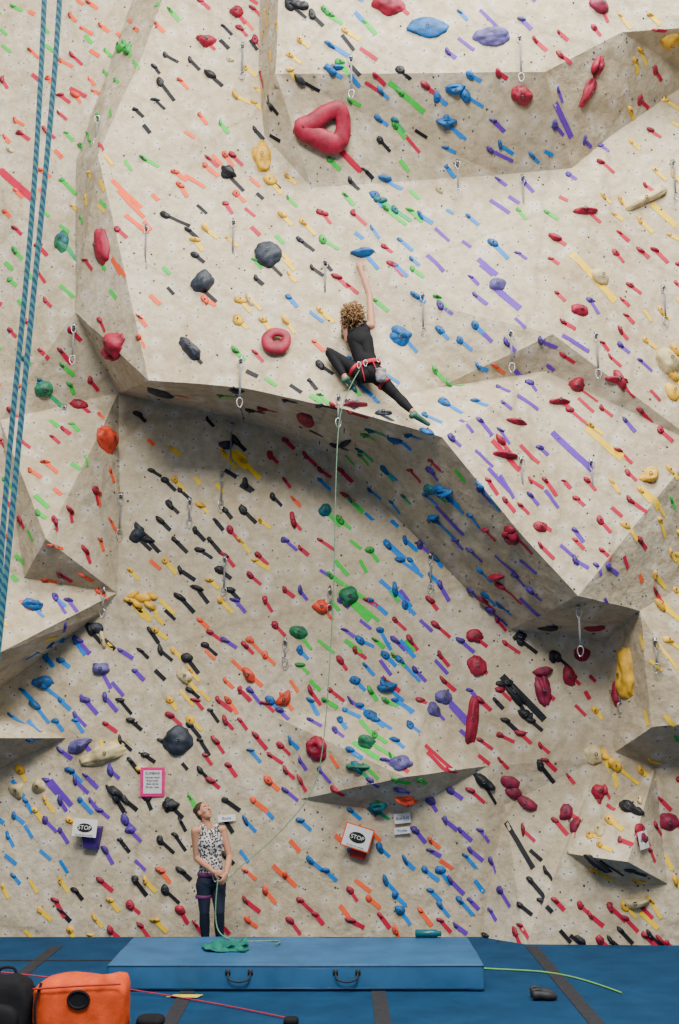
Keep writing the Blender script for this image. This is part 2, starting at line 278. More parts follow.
DATA={
'r':"237,12,12 205,40,15 240,28 260,72,5,20 2,80 32,74,0 70,88,0,22 72,55 45,130 20,133 15,228 38,245 38,272 10,330 85,260 60,95 365,82,0,22 360,48,0,20 405,135,0,22 425,85,10,20 375,75 343,152,0,26 322,213,10 353,213,10 255,40 337,277 348,285 392,264,9,15 245,208,0 232,155 208,158 398,5,6 600,162 600,5,8 590,213,0 555,238,12 557,293 563,322 620,330 560,400 570,410,8,20 578,398,0,20 575,385,14,24 520,445,0,24 500,440,12 530,480 545,480 510,530,13,26 540,525 485,530 540,545 500,585,12,24 483,600 250,575 285,590 265,600,8 275,625 245,645 240,690 210,632 320,540,6 293,520,13 340,470 345,495 305,455 262,408,10 270,455 332,405 350,412 285,440 320,470 230,530 225,555 300,548 258,555 430,600,10 436,625 475,637,12 476,665,15,10 497,620 505,643 410,640 440,655 443,680 500,690 540,745 575,705,0 570,675,12 543,690,0 427,752,0,30 445,768,0,24 478,755,0 480,740 398,765 470,790 500,735 520,733 545,760 555,820 523,830 567,812,10 577,822,10 605,790,10 600,800 610,907 625,918 645,935 660,940 600,940 667,943 640,905 590,915 555,900 580,905 520,925 515,932 440,920,7 425,935 380,915 350,920 300,900 290,920 350,890 245,900 180,910 130,905 140,925 100,880 110,930 55,900 330,690 265,703 280,745 310,690 355,650 367,600 385,680 340,660 218,700 240,720 215,740 225,720 270,755 285,770 205,755 228,765 210,780 300,780 335,790 195,700 170,715 255,735 488,480 505,500 520,505 410,470 430,460 395,620 420,700 480,700 500,760 640,830,12 655,825 650,850 670,820,14 620,840 70,330,6 100,320,8 80,405,13 45,300 25,320 60,350 90,380 70,510,9 55,520 95,490 85,550 60,575 20,520 5,500,0 10,410 20,440 40,350,6 560,55 535,40 655,70 640,100 650,130 645,185 655,250 640,250 630,285 640,410 620,380,18,18 650,390,0 660,430 618,450 630,500 600,520 575,540,6 640,540 655,590 655,30",
'o':"70,15 82,28 100,25 128,20,0 135,28 48,78 75,95 60,60 180,80 90,50,0 185,175,0,24 118,190,0,40 125,215,0,30 180,185 175,172 212,155,0 205,165 225,155 245,20,0 30,50 15,120 55,150,0 40,170 15,190 150,295,0 118,265,0,18 205,300 175,395,0 250,178,0 97,492,10,12 45,462,9 30,470 110,470 100,540 45,580 50,545 110,520 82,575 98,590 20,600,0 248,673,12,16 283,698,11,14 232,660,0 225,680 322,606,13 268,780 253,800 330,755,0 290,840,0 335,835,0 265,890 285,875 370,830,0 405,800,13 420,910 395,930 340,905,0 355,880,0,18 273,865,0 440,860,0 430,840 245,870 160,870 250,640 265,655 228,700 290,680,0 200,620 205,650,0 150,560,0",
'g':"2,45,0 5,262,0 62,180,6,24 25,270,0 60,285,0,22 35,495,0,20 15,555,0 12,575,0,10 62,365,7 15,250 143,158,9,16 125,160,0 133,60,0,24 128,50,14 110,110,0 155,5,0,14 98,115,7 85,35,0 170,10 400,92,8,0 385,208,9,26 330,15,9 323,240,10,16 340,62,9 325,10 365,22 410,210 437,297,9,14 375,300 350,385,0 365,435,8 310,395,0 360,455 345,495,0,26 350,597,13,34 318,640,0,20 298,632,13,18 345,455,0 320,395 350,540,0 360,560,0 370,550 330,600,0 330,575 340,520 325,510,10,20 365,740,13,30 365,765,0,18 375,735 405,640,0 393,655 385,700 375,640 370,690 390,755 375,800,0 395,780 420,780 310,680,0 325,700 435,370,8 450,385 455,470,0,14 390,590,0 300,665 400,160,0 350,100,7 235,350 220,395 265,378,0,14 395,125 330,160 345,195 255,260,6 100,200,0 110,290,0 60,225,0 45,45,0 100,260 18,300,0 50,420,0 5,480 28,530,0 85,455,0 345,640,0,20 360,720,0,20 335,560,0,20 410,190,0 345,585,0,24",
'b':"330,45,12,20 355,12,0,14 378,118,8 465,95,14,18 447,122,14,18 437,97,9 400,240,6,16 362,250,0,26 385,178,12,20 375,195,9 493,243,10,20 400,333,18,20 380,90,8 420,215,9 415,295,10 395,265 350,75,0 460,12 310,312,0,16 330,70,14,14 387,375,0 370,365 360,385 445,403,13,20 425,415 395,440,13,16 378,410,0,12 408,435 440,490,15,20 435,520,13,22 425,495 405,540,9 388,545,10,20 400,560,8,26 410,560 380,580,0,20 400,640,0,22 380,630,8,20 395,590,12,20 370,600,8,20 405,605 430,575 400,660,9,26 385,685,15,20 360,705,9 370,715,11,24 395,700 375,720 395,740,9 410,725 345,710 350,750 340,720 355,680 365,665 385,655 360,640 320,480 385,470 370,490 32,605,14,14 55,597,0 35,705,11,20 28,720,0,20 42,685,12,24 45,655,11,12 60,660 62,640 50,645,8 25,660,0 10,715,6,16 22,690 60,700 75,720 30,740 12,780,0,20 25,825,0 40,850,0 25,800 60,860,0 70,770 80,800 5,855,0 75,640 480,485,9,20 490,500,0 450,500 470,515 485,595,10,14 500,605 480,570 440,870,9 425,870 395,895 385,880 400,910 430,890 405,860,9 465,855 475,880,0 380,848 460,900 440,905 350,810 300,650 310,700 290,740 270,700 250,750 300,820 310,860 325,870 350,850 245,820 240,850,0 200,830 350,335,0 475,325 460,340 440,330 455,130,0 470,75 500,145",
'p':"480,10,0,24 458,38,0,20 490,150,9,24 493,120,8 555,125,8 490,200,0,24 435,228,0,20 427,255,0,24 480,265,0,16 515,318,0 475,295 480,330,0,16 440,305 562,335,0,30 540,340,7 460,420,0,20 475,450,0,22 500,430 517,395,0,24 515,370,0,20 480,420 545,490,0,20 530,495 480,490 500,475,0,24 430,470 420,545,9,16 520,560,0,20 495,555,0,24 530,590 515,575 470,590,8 490,610,9,20 455,540 470,550 440,585 395,640,9 435,660,0,18 450,705,0,24 435,709,0 460,640,9 470,690 460,730,0 415,670 420,620,0,16 400,590,0,14 380,660,0,18 370,780 400,790,9 385,760 430,800 450,790,9 445,820 460,830 430,850 415,830 480,830 470,850 490,860 450,880 470,900 490,910 500,890 455,925 560,545,0 575,560 575,530 590,300 620,345 625,420 640,360 55,597,10,18 68,600,9 65,625 78,640 100,668,12,20 112,682,0,18 105,697,9,14 85,745,0,24 60,800,9 45,780 80,695,0 75,715 85,775 75,780 60,750 90,800 110,770 100,810 60,830 45,820 125,820 130,830 105,850 135,860,0 85,700,9 120,650 225,640,8 250,690 300,590 285,540,8 235,600 320,570,0 340,600 360,620,0 345,630 350,700 335,730 310,720 280,710 300,760 320,770 285,790",
'k':"290,5,13,18 312,15 300,80,13,18 210,75,12,16 160,82,9,24 268,95,0,20 270,105,9 195,255,9 188,230 228,175,14,20 165,215,12,24 197,205,0 270,135,0 250,40,0 255,130 270,180,0 268,262,0,20 203,290,0,18 190,350,0,18 165,55 190,60 220,40,0 342,35,0,20 350,65,0 350,180 365,170 380,140 415,130,0 400,70 290,385,0 285,400 320,365,9 250,410,9 235,440,11 225,470,0 240,485,0 245,483,11 243,510,11,16 225,510 170,505,10 180,490 165,480 160,520,12 148,540,12 175,540 135,535,10,20 200,550 210,540 180,570,9,16 197,588,12,16 180,597,12,18 150,630,8 160,650 130,600 140,650 155,670,0 165,610,0 90,630,12,14 105,640 205,645 187,658,12,16 190,690 210,710 190,725 160,740 200,770 225,800 170,805,13 180,820 115,797,12 125,800,9 110,790 175,835 225,820,0 160,840 225,855 180,870 165,890 215,520 195,530 220,570 230,590 345,400,0 350,405,0 382,415,0 320,405,10,16 335,445,9,14 310,430,0 520,640,10,18 515,695,10,24 555,655,10,18 540,765,9,20 530,850,0 485,935 500,945 480,780,12,26 620,930 580,940 610,940 650,935 630,870 600,860,0,26 530,880,8,20 545,870 520,905 560,930,0 570,935,0 540,900 495,700 505,720 530,720 120,700 130,720 145,755 130,760 200,740 120,740,8 120,840 135,880 75,890 60,910",
'y':"105,155,0 100,180,0 98,205,0 235,95,9 205,228,10 195,240 240,300,10,14 238,320,12,14 282,215,10 303,222,9,16 285,260,0 270,180,13,16 262,30,0 265,10,5,26 252,300,0 285,320,9 320,310 278,250,0,20 223,452,10,20 242,460,11,24 235,450,0 290,70,7 270,50,0 290,55 345,30 300,40 145,600,0,18 160,600,0,20 155,615,0 130,600,10,20 155,630,8 173,650 180,690,0,20 170,700 190,670,8 140,770 190,720 210,580 220,600 200,505 175,480 240,540,9 260,520 255,560 165,560 130,570 600,440,0,30 590,425,8,14 650,495,0,30 640,490 625,525,9,18 655,575,8,18 660,605,12,22 668,640,10,18 672,375,12,20 675,350,14 615,765,13,26 605,755,12,10 595,710,8 645,710,0 640,635,0 650,660,0 640,912,0,20 650,900,8,16 625,905,9 595,870 675,880,9,20 635,880 665,855,0 650,760 675,590 665,715,0 610,820,10 590,835 600,845,9 640,770 20,770,10 35,810 45,800 100,740,0 115,740,0 70,820 30,880,0 60,880 40,910 145,880,9 155,920 90,935 110,900 200,880 70,930 25,930,0 650,15 620,15 635,60 655,170 620,200 640,220 45,640,0 640,50,8 665,100,9 630,110 660,310,8 645,340 670,470,9 660,520",
'w':"230,60,8,0 440,190,9,0 10,150,8,0 103,640,14,10 185,676,14,16 250,300,12,0 200,690,0 600,830,14,0 640,800,10,0",
'n':"155,100,8 330,350,6 140,530,14,16 300,240,8",
't':"62,240,15,26 42,388,14,24 40,380 395,210,10,18 385,470,9,14 370,430,10,14 350,500 375,810,14,14 360,450 395,120 380,200,10 430,490,14,14 357,767,14,16"}
WIDE=[(571,254,'y',68,.10),(652,204,'y',34,.08),(0,170,'r',60,.10),(555,103,'p',44,.08),(478,259,'p',26,.07),(492,285,'p',38,.09),(389,82,'g',46,.065),(586,428,'y',46,.075),(552,432,'p',54,.085),
(340,590,'g',44,.085),(604,752,'y',40,.09),(50,780,'p',34,.07),(640,487,'y',32,.08),(506,822,'k',52,.07),(436,506,'p',40,.07),(338,148,'r',32,.075),(112,180,'o',44,.055),(425,745,'r',44,.05),(112,258,'o',24,.07),
(492,440,'r',40,.07),(488,468,'p',30,.06),(397,700,'b',26,.07),(384,540,'b',30,.07),(660,600,'y',26,.07),(655,640,'y',34,.07),(502,676,'k',60,.09),(520,598,'p',30,.07),(353,742,'g',34,.06),(448,700,'p',34,.07),(230,452,'y',26,.08),(128,597,'y',34,.09)]
for (x,y,c,l_,w_) in WIDE:
    loc,n=hit(x,y)
    if loc is not None: strip(loc,n,l_/80,w_,KI[c],random.uniform(-.05,.05),off=.005); used.append((loc.x+.15,loc.z-.15,c,16))
BIG=[
(427,28,'b',44,22,'slope',0,.16),(493,36,'v',36,20,'slope',0,.2),(389,5,'r',34,22,'slope',-.3,.22),(262,157,'y',20,34,'slope',0.1,.2),
(267,254,'n',28,28,'slope',.2,.22),(203,282,'n',28,30,'pinch',.9,.18),(190,349,'n',30,20,'pinch',-.8,.18),(102,247,'r',20,42,'slope',.1,.22),
(115,345,'r',34,32,'cut',.5,.28),(107,438,'o',26,40,'horn',.9,.2),(160,392,'n',44,20,'slope',-.1,.16),(305,419,'r',32,18,'slope',.1,.2),
(521,95,'r',20,26,'pinch',-.6,.18),(588,92,'r',14,32,'slope',-.1,.16),(597,66,'r',14,24,'cut',-.1,.16),(671,41,'y',20,18,'slope',0,.16),
(585,211,'r',26,14,'edge',0,.16),(645,200,'w',54,18,'pinch',.45,.16),(600,277,'w',22,16,'slope',-.5,.16),(580,310,'r',22,12,'slope',0,.13),
(617,380,'r',24,13,'edge',-.1,.14),(362,253,'b',26,13,'jug',.05,.13),(400,338,'b',26,17,'slope',.2,.16),(578,384,'r',15,22,'pinch',.9,.16),
(559,402,'r',22,12,'edge',0,.15),(517,422,'r',22,12,'edge',-.1,.12),(505,455,'r',28,14,'edge',-.1,.14),(649,476,'y',16,28,'horn',-1,.16),
(667,362,'w',22,40,'cut',.5,.25),(672,392,'y',14,20,'slope',.3,.15),(511,536,'r',18,18,'pocket',0,.16),(497,577,'r',24,14,'edge',0,.14),(444,492,'b',26,14,'jug',-.2,.16),
(433,518,'b',22,13,'edge',0,.14),(325,510,'t',14,14,'slope',0,.12),(322,607,'o',22,16,'jug',0,.14),
(349,596,'e',18,32,'pinch',1.9,.18),(299,632,'e',20,13,'slope',0,.15),(62,241,'e',16,26,'slope',0,.15),(44,389,'e',16,28,'pinch',-1.1,.15),
(78,405,'r',18,16,'jug',0,.12),(32,605,'b',22,12,'jug',0,.14),(42,682,'b',22,13,'slope',0,.15),(101,669,'v',13,28,'pinch',1.8,.16),
(80,745,'v',26,16,'horn',.5,.18),(106,753,'w',54,22,'cut',.35,.2),(17,790,'w',16,20,'horn',.8,.16),(39,786,'w',16,20,'horn',1.4,.16),
(178,740,'n',32,28,'slope',0,.2),(317,748,'r',24,24,'pocket',0,.18),(387,687,'b',20,14,'jug',.2,.15),(367,742,'e',14,30,'pinch',1.3,.16),
(357,767,'e',26,14,'edge',0,.14),(400,763,'v',24,17,'slope',0,.16),(434,710,'v',16,16,'slope',0,.15),(444,697,'v',20,15,'slope',0,.16),
(472,720,'r',13,74,'pinch',-.15,.14),(477,666,'r',20,24,'slope',.4,.16),(543,690,'m',16,38,'cut',.2,.16),(543,672,'m',20,14,'jug',.2,.15),
(569,676,'r',14,22,'slope',.2,.15),(582,654,'r',16,24,'pinch',1.2,.15),(555,657,'k',14,18,'cut',.2,.15),(627,674,'y',25,56,'pocket',0,.22),
(616,693,'r',11,24,'slope',.2,.14),(548,628,'k',24,11,'slope',0,.12),(594,628,'r',24,11,'slope',0,.12),(520,637,'k',16,14,'cut',.3,.13),
(484,782,'k',26,14,'cut',-.6,.15),(510,783,'m',22,14,'slope',-.4,.14),(526,803,'m',24,15,'jug',-.5,.14),(514,793,'m',18,12,'slope',-.4,.13),
(566,812,'m',18,20,'pinch',1.2,.14),(575,824,'m',14,18,'slope',.2,.14),(599,792,'r',15,24,'pinch',1.4,.15),(595,755,'w',20,20,'slope',0,.16),
(630,808,'k',30,16,'cut',-.4,.15),(669,822,'m',20,18,'slope',0,.16),(641,838,'m',18,16,'slope',0,.14),(635,903,'w',28,14,'jug',.1,.15),
(598,863,'k',32,9,'horn',-.9,.14),(405,800,'o',20,14,'jug',.1,.15),(378,805,'t',18,12,'jug',.1,.14),(284,699,'o',20,15,'jug',.8,.15),
(249,675,'o',18,16,'pinch',-.9,.15),(185,676,'w',12,20,'slope',.1,.15),(115,792,'k',22,12,'cut',-.6,.14),(169,805,'k',12,20,'cut',0,.14),
(514,692,'k',13,42,'cut',.65,.14),(506,683,'k',20,12,'cut',0,.14),(525,714,'k',18,12,'cut',-.4,.13),(298,5,'k',24,15,'cut',-.3,.15),
(207,42,'r',18,18,'jug',0,.15),(237,13,'r',16,16,'jug',0,.15),(122,47,'g',18,24,'cut',.9,.14),(600,6,'m',24,16,'slope',0,.17),
(228,172,'k',18,15,'jug',-.6,.15),(497,284,'v',17,16,'slope',0,.14),(446,122,'b',22,12,'jug',0,.14),(456,89,'b',20,14,'jug',.1,.14),(333,68,'b',22,11,'edge',0,.13),
(226,445,'n',18,12,'jug',0,.12),(237,390,'n',16,14,'slope',0,.12),(383,414,'k',20,10,'edge',0,.1),(345,443,'n',30,12,'edge',0,.14),(355,405,'m',24,12,'edge',0,.14),(540,527,'r',16,11,'slope',0,.12),(137,535,'n',18,20,'pinch',.9,.15),(95,628,'n',18,12,'slope',0,.14),(475,636,'r',18,13,'slope',0,.14)]
seedc=1
for (x,y,c,w,h,k,a,dp) in BIG:
    loc,n=hit(x,y)
    if loc is None: continue
    seedc+=1
    used.append((loc.x,loc.z,c,max(w,h)))
    mb=MB(); put(mb,loc-n*0.01,n,k,w/80,h/80,dp*0.75,a,0,seedc*1.7,4 if w*h>400 else 3)
    xv,yv=basis(n); top=loc+n*(dp*0.55)
    ring=[top+n*(dp*0.06)+(xv*math.cos(t)+yv*math.sin(t))*0.018 for t in [i*math.pi/4 for i in range(8)]]
    vs,fs=tube(ring,0.006,True,5); mb.add(vs,fs,1)
    mb.build('climbing_hold',[HM[KI[c]],mat('bolt_steel',(0.10,0.10,0.11),0.4,metal=0.8)])
for c,s in DATA.items():
    for tok in s.split():
        q=[float(z) for z in tok.split(',')]; x,y=q[:2]; s_=q[2] if len(q)>2 else random.choice((6,7,8,9)); t_=q[3] if len(q)>3 else 14
        item(x,y,c,s_,t_)
def ringhold(x,y,path,rad,scale,c,name='climbing_hold'):
    loc,n=hit(x,y); xv,yv=basis(n); used.append((loc.x,loc.z,c,50))
    pp=cat([Vector((a,b_,0)) for a,b_ in path],True,6); rr=cat([Vector((r,0,0)) for r in rad],True,6)
    w=[loc+n*0.07+xv*p.x*scale+yv*p.y*scale for p in pp]
    vs,fs=tube(w,[r.x*scale for r in rr],True,14,flat=(n,0.5))
    mb=MB(); mb.add(vs,fs,0); mb.build(name,[HM[KI[c]]])
ringhold(321,128,[(-.58,-.06),(-.25,.12),(.12,.42),(.50,.52),(.64,.15),(.58,-.28),(.32,-.42),(-.12,-.28)],[.28,.28,.24,.24,.22,.27,.32,.31],.43,'r')
ringhold(276,343,[(-.46,.1),(-.1,.46),(.46,.34),(.50,-.05),(.25,-.38),(-.25,-.36)],[.28,.24,.22,.26,.34,.34],.24,'r')
for (dx,dy,w,h,a) in [(0,0,20,10,0),(-10,-3,14,7,.5),(9,-2,14,7,-.5),(-6,6,14,7,-.8),(7,8,16,7,-.6)]:
    loc,n=hit(143+dx,598+dy); put(small,loc,n,'slope',w/80,h/80,.09,a,KI['y'],dx+9,2)
occ=used[:]
def near(x,z):
    return sorted(((x-u[0])**2+(z-u[1])**2,u[2],u[3]) for u in occ)[:5]
sp_=0.29
for iz in range(0,46):
    for ix in range(-25,26):
        x=(ix+0.5*(iz%2))*sp_+random.uniform(-.11,.11); z=0.25+iz*sp_+random.uniform(-.11,.11)
        q=near(x,z)
        if q[0][0]<(0.19+q[0][2]/260)**2: continue
        if random.random()<(0.25 if z<7 else 0.42): continue
        l,n,i,t=BV.ray_cast(Vector((x,-7,z)),Vector((0,1,0)))
        if l is None: continue
        c=random.choice(q[:3])[1]
        if random.random()<.16: c=random.choice('gyorg')
        if c in 'wn': c='k' if c=='n' else 'y'
        s_=random.uniform(5,8) if random.random()<0.75 else 0
        item(0,0,c,s_,random.uniform(8,13),loc=l,n=n)
for i in range(620):
    x=random.uniform(-6.5,6.5); z=random.uniform(.3,12.6)
    l,n,_,t=BV.ray_cast(Vector((x,-7,z)),Vector((0,1,0)))
    if l is None: continue
    vs,f=ICO[1]; s=random.uniform(.010,.017); bolts.add([l+q*s for q in vs],f,0)
# ------------------------------------------------------------ quickdraws
steel=mat('carabiner_steel',(0.42,0.43,0.45),0.35,metal=0.9,bump=0); web=mat('draw_webbing',(0.20,0.20,0.21),0.8,scale=60)
def biner(mb,c,ax,w=0.03,h=0.055,r=0.006):
    pts=[c+Vector((ax.x*math.cos(t)*w*(1+0.25*math.sin(t)),ax.y*math.cos(t)*w,math.sin(t)*h)) for t in [i*math.pi/8 for i in range(16)]]
    vs,fs=tube(pts,r,True,6); mb.add(vs,fs,0)
QD=[(243,46,36),(351,58,40),(519,38,44),(147,228,40),(234,222,38),(325,262,40),(457,162,34),(522,178,58),(672,163,38),(662,288,36),(74,325,36),(241,360,42),(422,296,38),(510,332,36),(595,335,40),(65,408,40),(232,425,40),(222,474,32),(225,558,34),(104,588,24),(190,500,22),(578,606,38),(430,555,34),(590,462,36),(100,118,30),(338,398,26),(620,680,26),(122,495,40),(520,460,34),(655,640,26),(330,590,20),(285,640,22)]
for (x,y,l_) in QD:
    loc,n=hit(x,y)
    if loc is None: continue
    H=l_/80*1.1; mb=MB()
    vs,fs=boxgeo(loc+n*0.02,0.04,0.05,0.06); mb.add(vs,fs,0)
    o=loc+n*0.03; o=Vector((o.x,o.y-0.04,o.z-0.02))
    a=random.uniform(-.5,.5); ax=Vector((math.cos(a),math.sin(a),0))
    biner(mb,o-Vector((0,0,.04)),ax); biner(mb,o-Vector((0,0,H-.04)),ax,0.034,0.06,0.007)
    vs,fs=boxgeo(o-Vector((0,0,H/2)),0.022,0.008,max(0.05,H-.17),Matrix.Rotation(a,3,'Z')); mb.add(vs,fs,1)
    mb.build('quickdraw',[steel,web])
# ------------------------------------------------------------ floor
m,nt,b=newmat('blue_carpet'); N=nt.nodes; L=nt.links; tc=N.new('ShaderNodeTexCoord')
c1=ramp(nz(2.2,6).outputs['Fac'],[(0.3,(0.006,0.036,0.090)),(0.7,(0.010,0.056,0.135))]); L.new(c1.outputs['Color'],b.inputs['Base Color'])
b.inputs['Roughness'].default_value=0.95; b.inputs['Specular IOR Level'].default_value=0.15; bp=N.new('ShaderNodeBump'); bp.inputs['Strength'].default_value=0.5; bp.inputs['Distance'].default_value=0.01; L.new(nz(160,3).outputs['Fac'],bp.inputs['Height']); L.new(bp.outputs['Normal'],b.inputs['Normal'])
mb=MB(); vs,fs=boxgeo((0,-9,-0.1),26,20,0.2); mb.add(vs,fs,0); mb.build('floor',[m],False)
seam=mat('seam_strip_rubber',(0.035,0.036,0.042),0.9,spec=.1)
for x in (-5.1,-3.3,-1.48,0.38,2.24,4.1): 
    mb=MB(); vs,fs=boxgeo((x,-7.2,0.003),0.14,13.2,0.008); mb.add(vs,fs,0); mb.build('floor_seam_strip',[seam],False)
mb=MB(); vs,fs=boxgeo((-3.9,-1.35,0.006),3.0,0.05,0.008); mb.add(vs,fs,0); mb.build('floor_seam_strip',[seam],False)
# ------------------------------------------------------------ crash pad
vinyl=mat('pad_vinyl',(0.028,0.115,0.25),0.55,var=0.14,scale=3,bump=0.1,spec=.25); blk=mat('black_webbing',(0.015,0.015,0.018),0.7); vin2=mat('pad_piping',(0.012,0.055,0.13),0.5)
pad=empty('crash_pad',(-.43,-2.06,0))
bm=bmesh.new(); bmesh.ops.create_cube(bm,size=1); bmesh.ops.scale(bm,vec=(3.69,1.4,0.25),verts=bm.verts); bmesh.ops.translate(bm,vec=(0,0,0.13),verts=bm.verts)
bmesh.ops.bevel(bm,geom=bm.edges[:],offset=0.035,segments=4,affect='EDGES',profile=0.6)
bmesh.ops.subdivide_edges(bm,edges=[e for e in bm.edges if e.calc_length()>0.5],cuts=30,use_grid_fill=True)
for q in bm.verts:
    if q.co.z>0.2: q.co.z+=0.018*noise.noise(Vector((q.co.x*2,q.co.y*2.5,0)))-0.01*math.exp(-(q.co.x-.2)**2*3)
    elif abs(q.co.y)>.68: q.co.y+=0.012*noise.noise(Vector((q.co.x*3,q.co.z*6,4)))
me=bpy.data.meshes.new('pad_body'); bm.to_mesh(me); bm.free(); [setattr(p,'use_smooth',True) for p in me.polygons]; me.materials.append(vinyl)
o=bpy.data.objects.new('pad_body',me); scene.collection.objects.link(o); o.parent=pad
mb=MB()
for z in (0.235,0.03):
    hx,hy=1.84,0.697; pts=[Vector((sx*hx,sy*hy,z)) for sx,sy in ((-1,-1),(1,-1),(1,1),(-1,1))]
    for a,b2 in ((0,1),(1,2),(2,3),(3,0)): vs,fs=tube([pts[a],pts[b2]],0.007,False,6); mb.add(vs,fs,0)
mb.build('pad_piping',[vin2],True,pad)
mb=MB()
for x in (-.55,.5):
    pts=cat([Vector((x-.11,-.70,.17)),Vector((x-.09,-.74,.12)),Vector((x,-.75,.10)),Vector((x+.09,-.74,.12)),Vector((x+.11,-.70,.17))],False,5)
    vs,fs=tube(pts,.010,False,6); mb.add(vs,fs,0)
    for s in(-1,1): vs,fs=boxgeo((x+s*.11,-.701,.18),.05,.01,.05); mb.add(vs,fs,0)
mb.build('pad_handles',[blk],True,pad)
# ------------------------------------------------------------ curves (ropes)
def rope(name,pts,r,m,sub=10):
    cu=bpy.data.curves.new(name,'CURVE'); cu.dimensions='3D'; sp=cu.splines.new('NURBS'); sp.points.add(len(pts)-1)
    for q,p in zip(sp.points,pts): q.co=(*p,1)
    sp.use_endpoint_u=True; sp.order_u=min(4,len(pts)); cu.resolution_u=sub; cu.bevel_depth=r; cu.bevel_resolution=3; cu.materials.append(m)
    o=bpy.data.objects.new(name,cu); scene.collection.objects.link(o); return o
def ropemat(name,c1,c2,sc):
    m,nt,b=newmat(name); N=nt.nodes; tc=N.new('ShaderNodeTexCoord'); w=N.new('ShaderNodeTexWave'); w.inputs['Scale'].default_value=sc; w.inputs['Distortion'].default_value=1.2; w.bands_direction='DIAGONAL'
    nt.links.new(tc.outputs['Object'],w.inputs['Vector']); r=N.new('ShaderNodeValToRGB'); r.color_ramp.elements[0].color=(*c1,1); r.color_ramp.elements[1].color=(*c2,1); r.color_ramp.elements[0].position=.35; r.color_ramp.elements[1].position=.6
    nt.links.new(w.outputs['Fac'],r.inputs['Fac']); nt.links.new(r.outputs['Color'],b.inputs['Base Color']); b.inputs['Roughness'].default_value=.8; return m
bl=ropemat('blue_green_rope',(0.03,0.16,0.34),(0.15,0.44,0.38),22)
rope('toprope_line',[P(65,-120,-10.9),P(61,0,-10.9),P(49,140,-10.9),P(35,280,-10.9),P(20,430,-10.9),P(6,580,-10.9),P(-5,680,-10.9),P(-30,900,-10.9)],0.0088,bl)
rope('toprope_line',[P(48,-120,-10.8),P(45,0,-10.8),P(38,140,-10.8),P(27,280,-10.8),P(11,430,-10.8),P(0,560,-10.8),P(-3,640,-10.8),P(-30,900,-10.8)],0.0088,bl)
grope=mat('green_lead_rope',(0.15,0.30,0.17),0.7,var=.3,scale=60)
# ------------------------------------------------------------ figures
class Fig:
    def __init__(s): s.p=[]
    def c(s,a,b_,ra,rb,l): s.p.append(('c',Vector(a),Vector(b_),ra,rb,l))
    def e(s,c,r,axes,l): s.p.append(('e',Vector(c),r,axes,l))
    def build(s,name,mats,order,parent,vox=0.0055,smooth=4):
        mb=MB()
        for q in s.p:
            if q[0]=='c':
                _,a,b_,ra,rb,l=q; pts=[];rr=[]
                d=(b_-a); Ln=d.length; dn=d.normalized() if Ln>1e-6 else Vector((0,0,1))
                for k in range(1,6): t=math.pi/2*(k/6); pts.append(a-dn*ra*math.cos(t));rr.append(ra*math.sin(t))
                pts.append(a);rr.append(ra)
                if Ln>1e-4: pts.append((a+b_)/2);rr.append((ra+rb)/2); pts.append(b_);rr.append(rb)
                for k in range(5,0,-1): t=math.pi/2*(k/6); pts.append(b_+dn*rb*math.cos(t));rr.append(rb*math.sin(t))
                vs,fs=tube(pts,rr,False,16); mb.add(vs,fs)
            else:
                _,c,r,ax,l=q; vv,ff=ICO[3]; mb.add([c+ax[0]*(v_.x*r[0])+ax[1]*(v_.y*r[1])+ax[2]*(v_.z*r[2]) for v_ in vv],ff)
        o=mb.build(name+'_tmp',[])
        mo=o.modifiers.new('r','REMESH'); mo.mode='VOXEL'; mo.voxel_size=vox
        ms=o.modifiers.new('s','SMOOTH'); ms.factor=.5; ms.iterations=smooth
        dg=bpy.context.evaluated_depsgraph_get(); dg.update(); me=bpy.data.meshes.new_from_object(o.evaluated_get(dg)); bpy.data.objects.remove(o)
        nf=len(me.polygons); C=np.empty(nf*3); me.polygons.foreach_get('center',C); C=C.reshape(-1,3)
        best=np.full(nf,1e9); lab=np.zeros(nf,int)
        for q in s.p:
            if q[0]=='c':
                a=np.array(q[1]);b_=np.array(q[2]);ab=b_-a; L2=max(1e-9,ab@ab); t=np.clip(((C-a)@ab)/L2,0,1); dd=np.linalg.norm(C-(a+t[:,None]*ab),axis=1)-(q[3]+(q[4]-q[3])*t)
            else:
                ax=np.array([list(x) for x in q[3]]); loc=(C-np.array(q[1]))@ax.T; r=np.array(q[2]); k=np.linalg.norm(loc/r,axis=1); dd=(k-1)*np.linalg.norm(loc,axis=1)/np.maximum(k,1e-6)
            li=order.index(q[-1]); msk=dd<best; best[msk]=dd[msk]; lab[msk]=li
        for m_ in mats: me.materials.append(m_)
        me.polygons.foreach_set('material_index',lab.astype(np.int32)); me.polygons.foreach_set('use_smooth',[True]*nf); me.update()
        o=bpy.data.objects.new(name,me); scene.collection.objects.link(o); o.parent=parent; return o
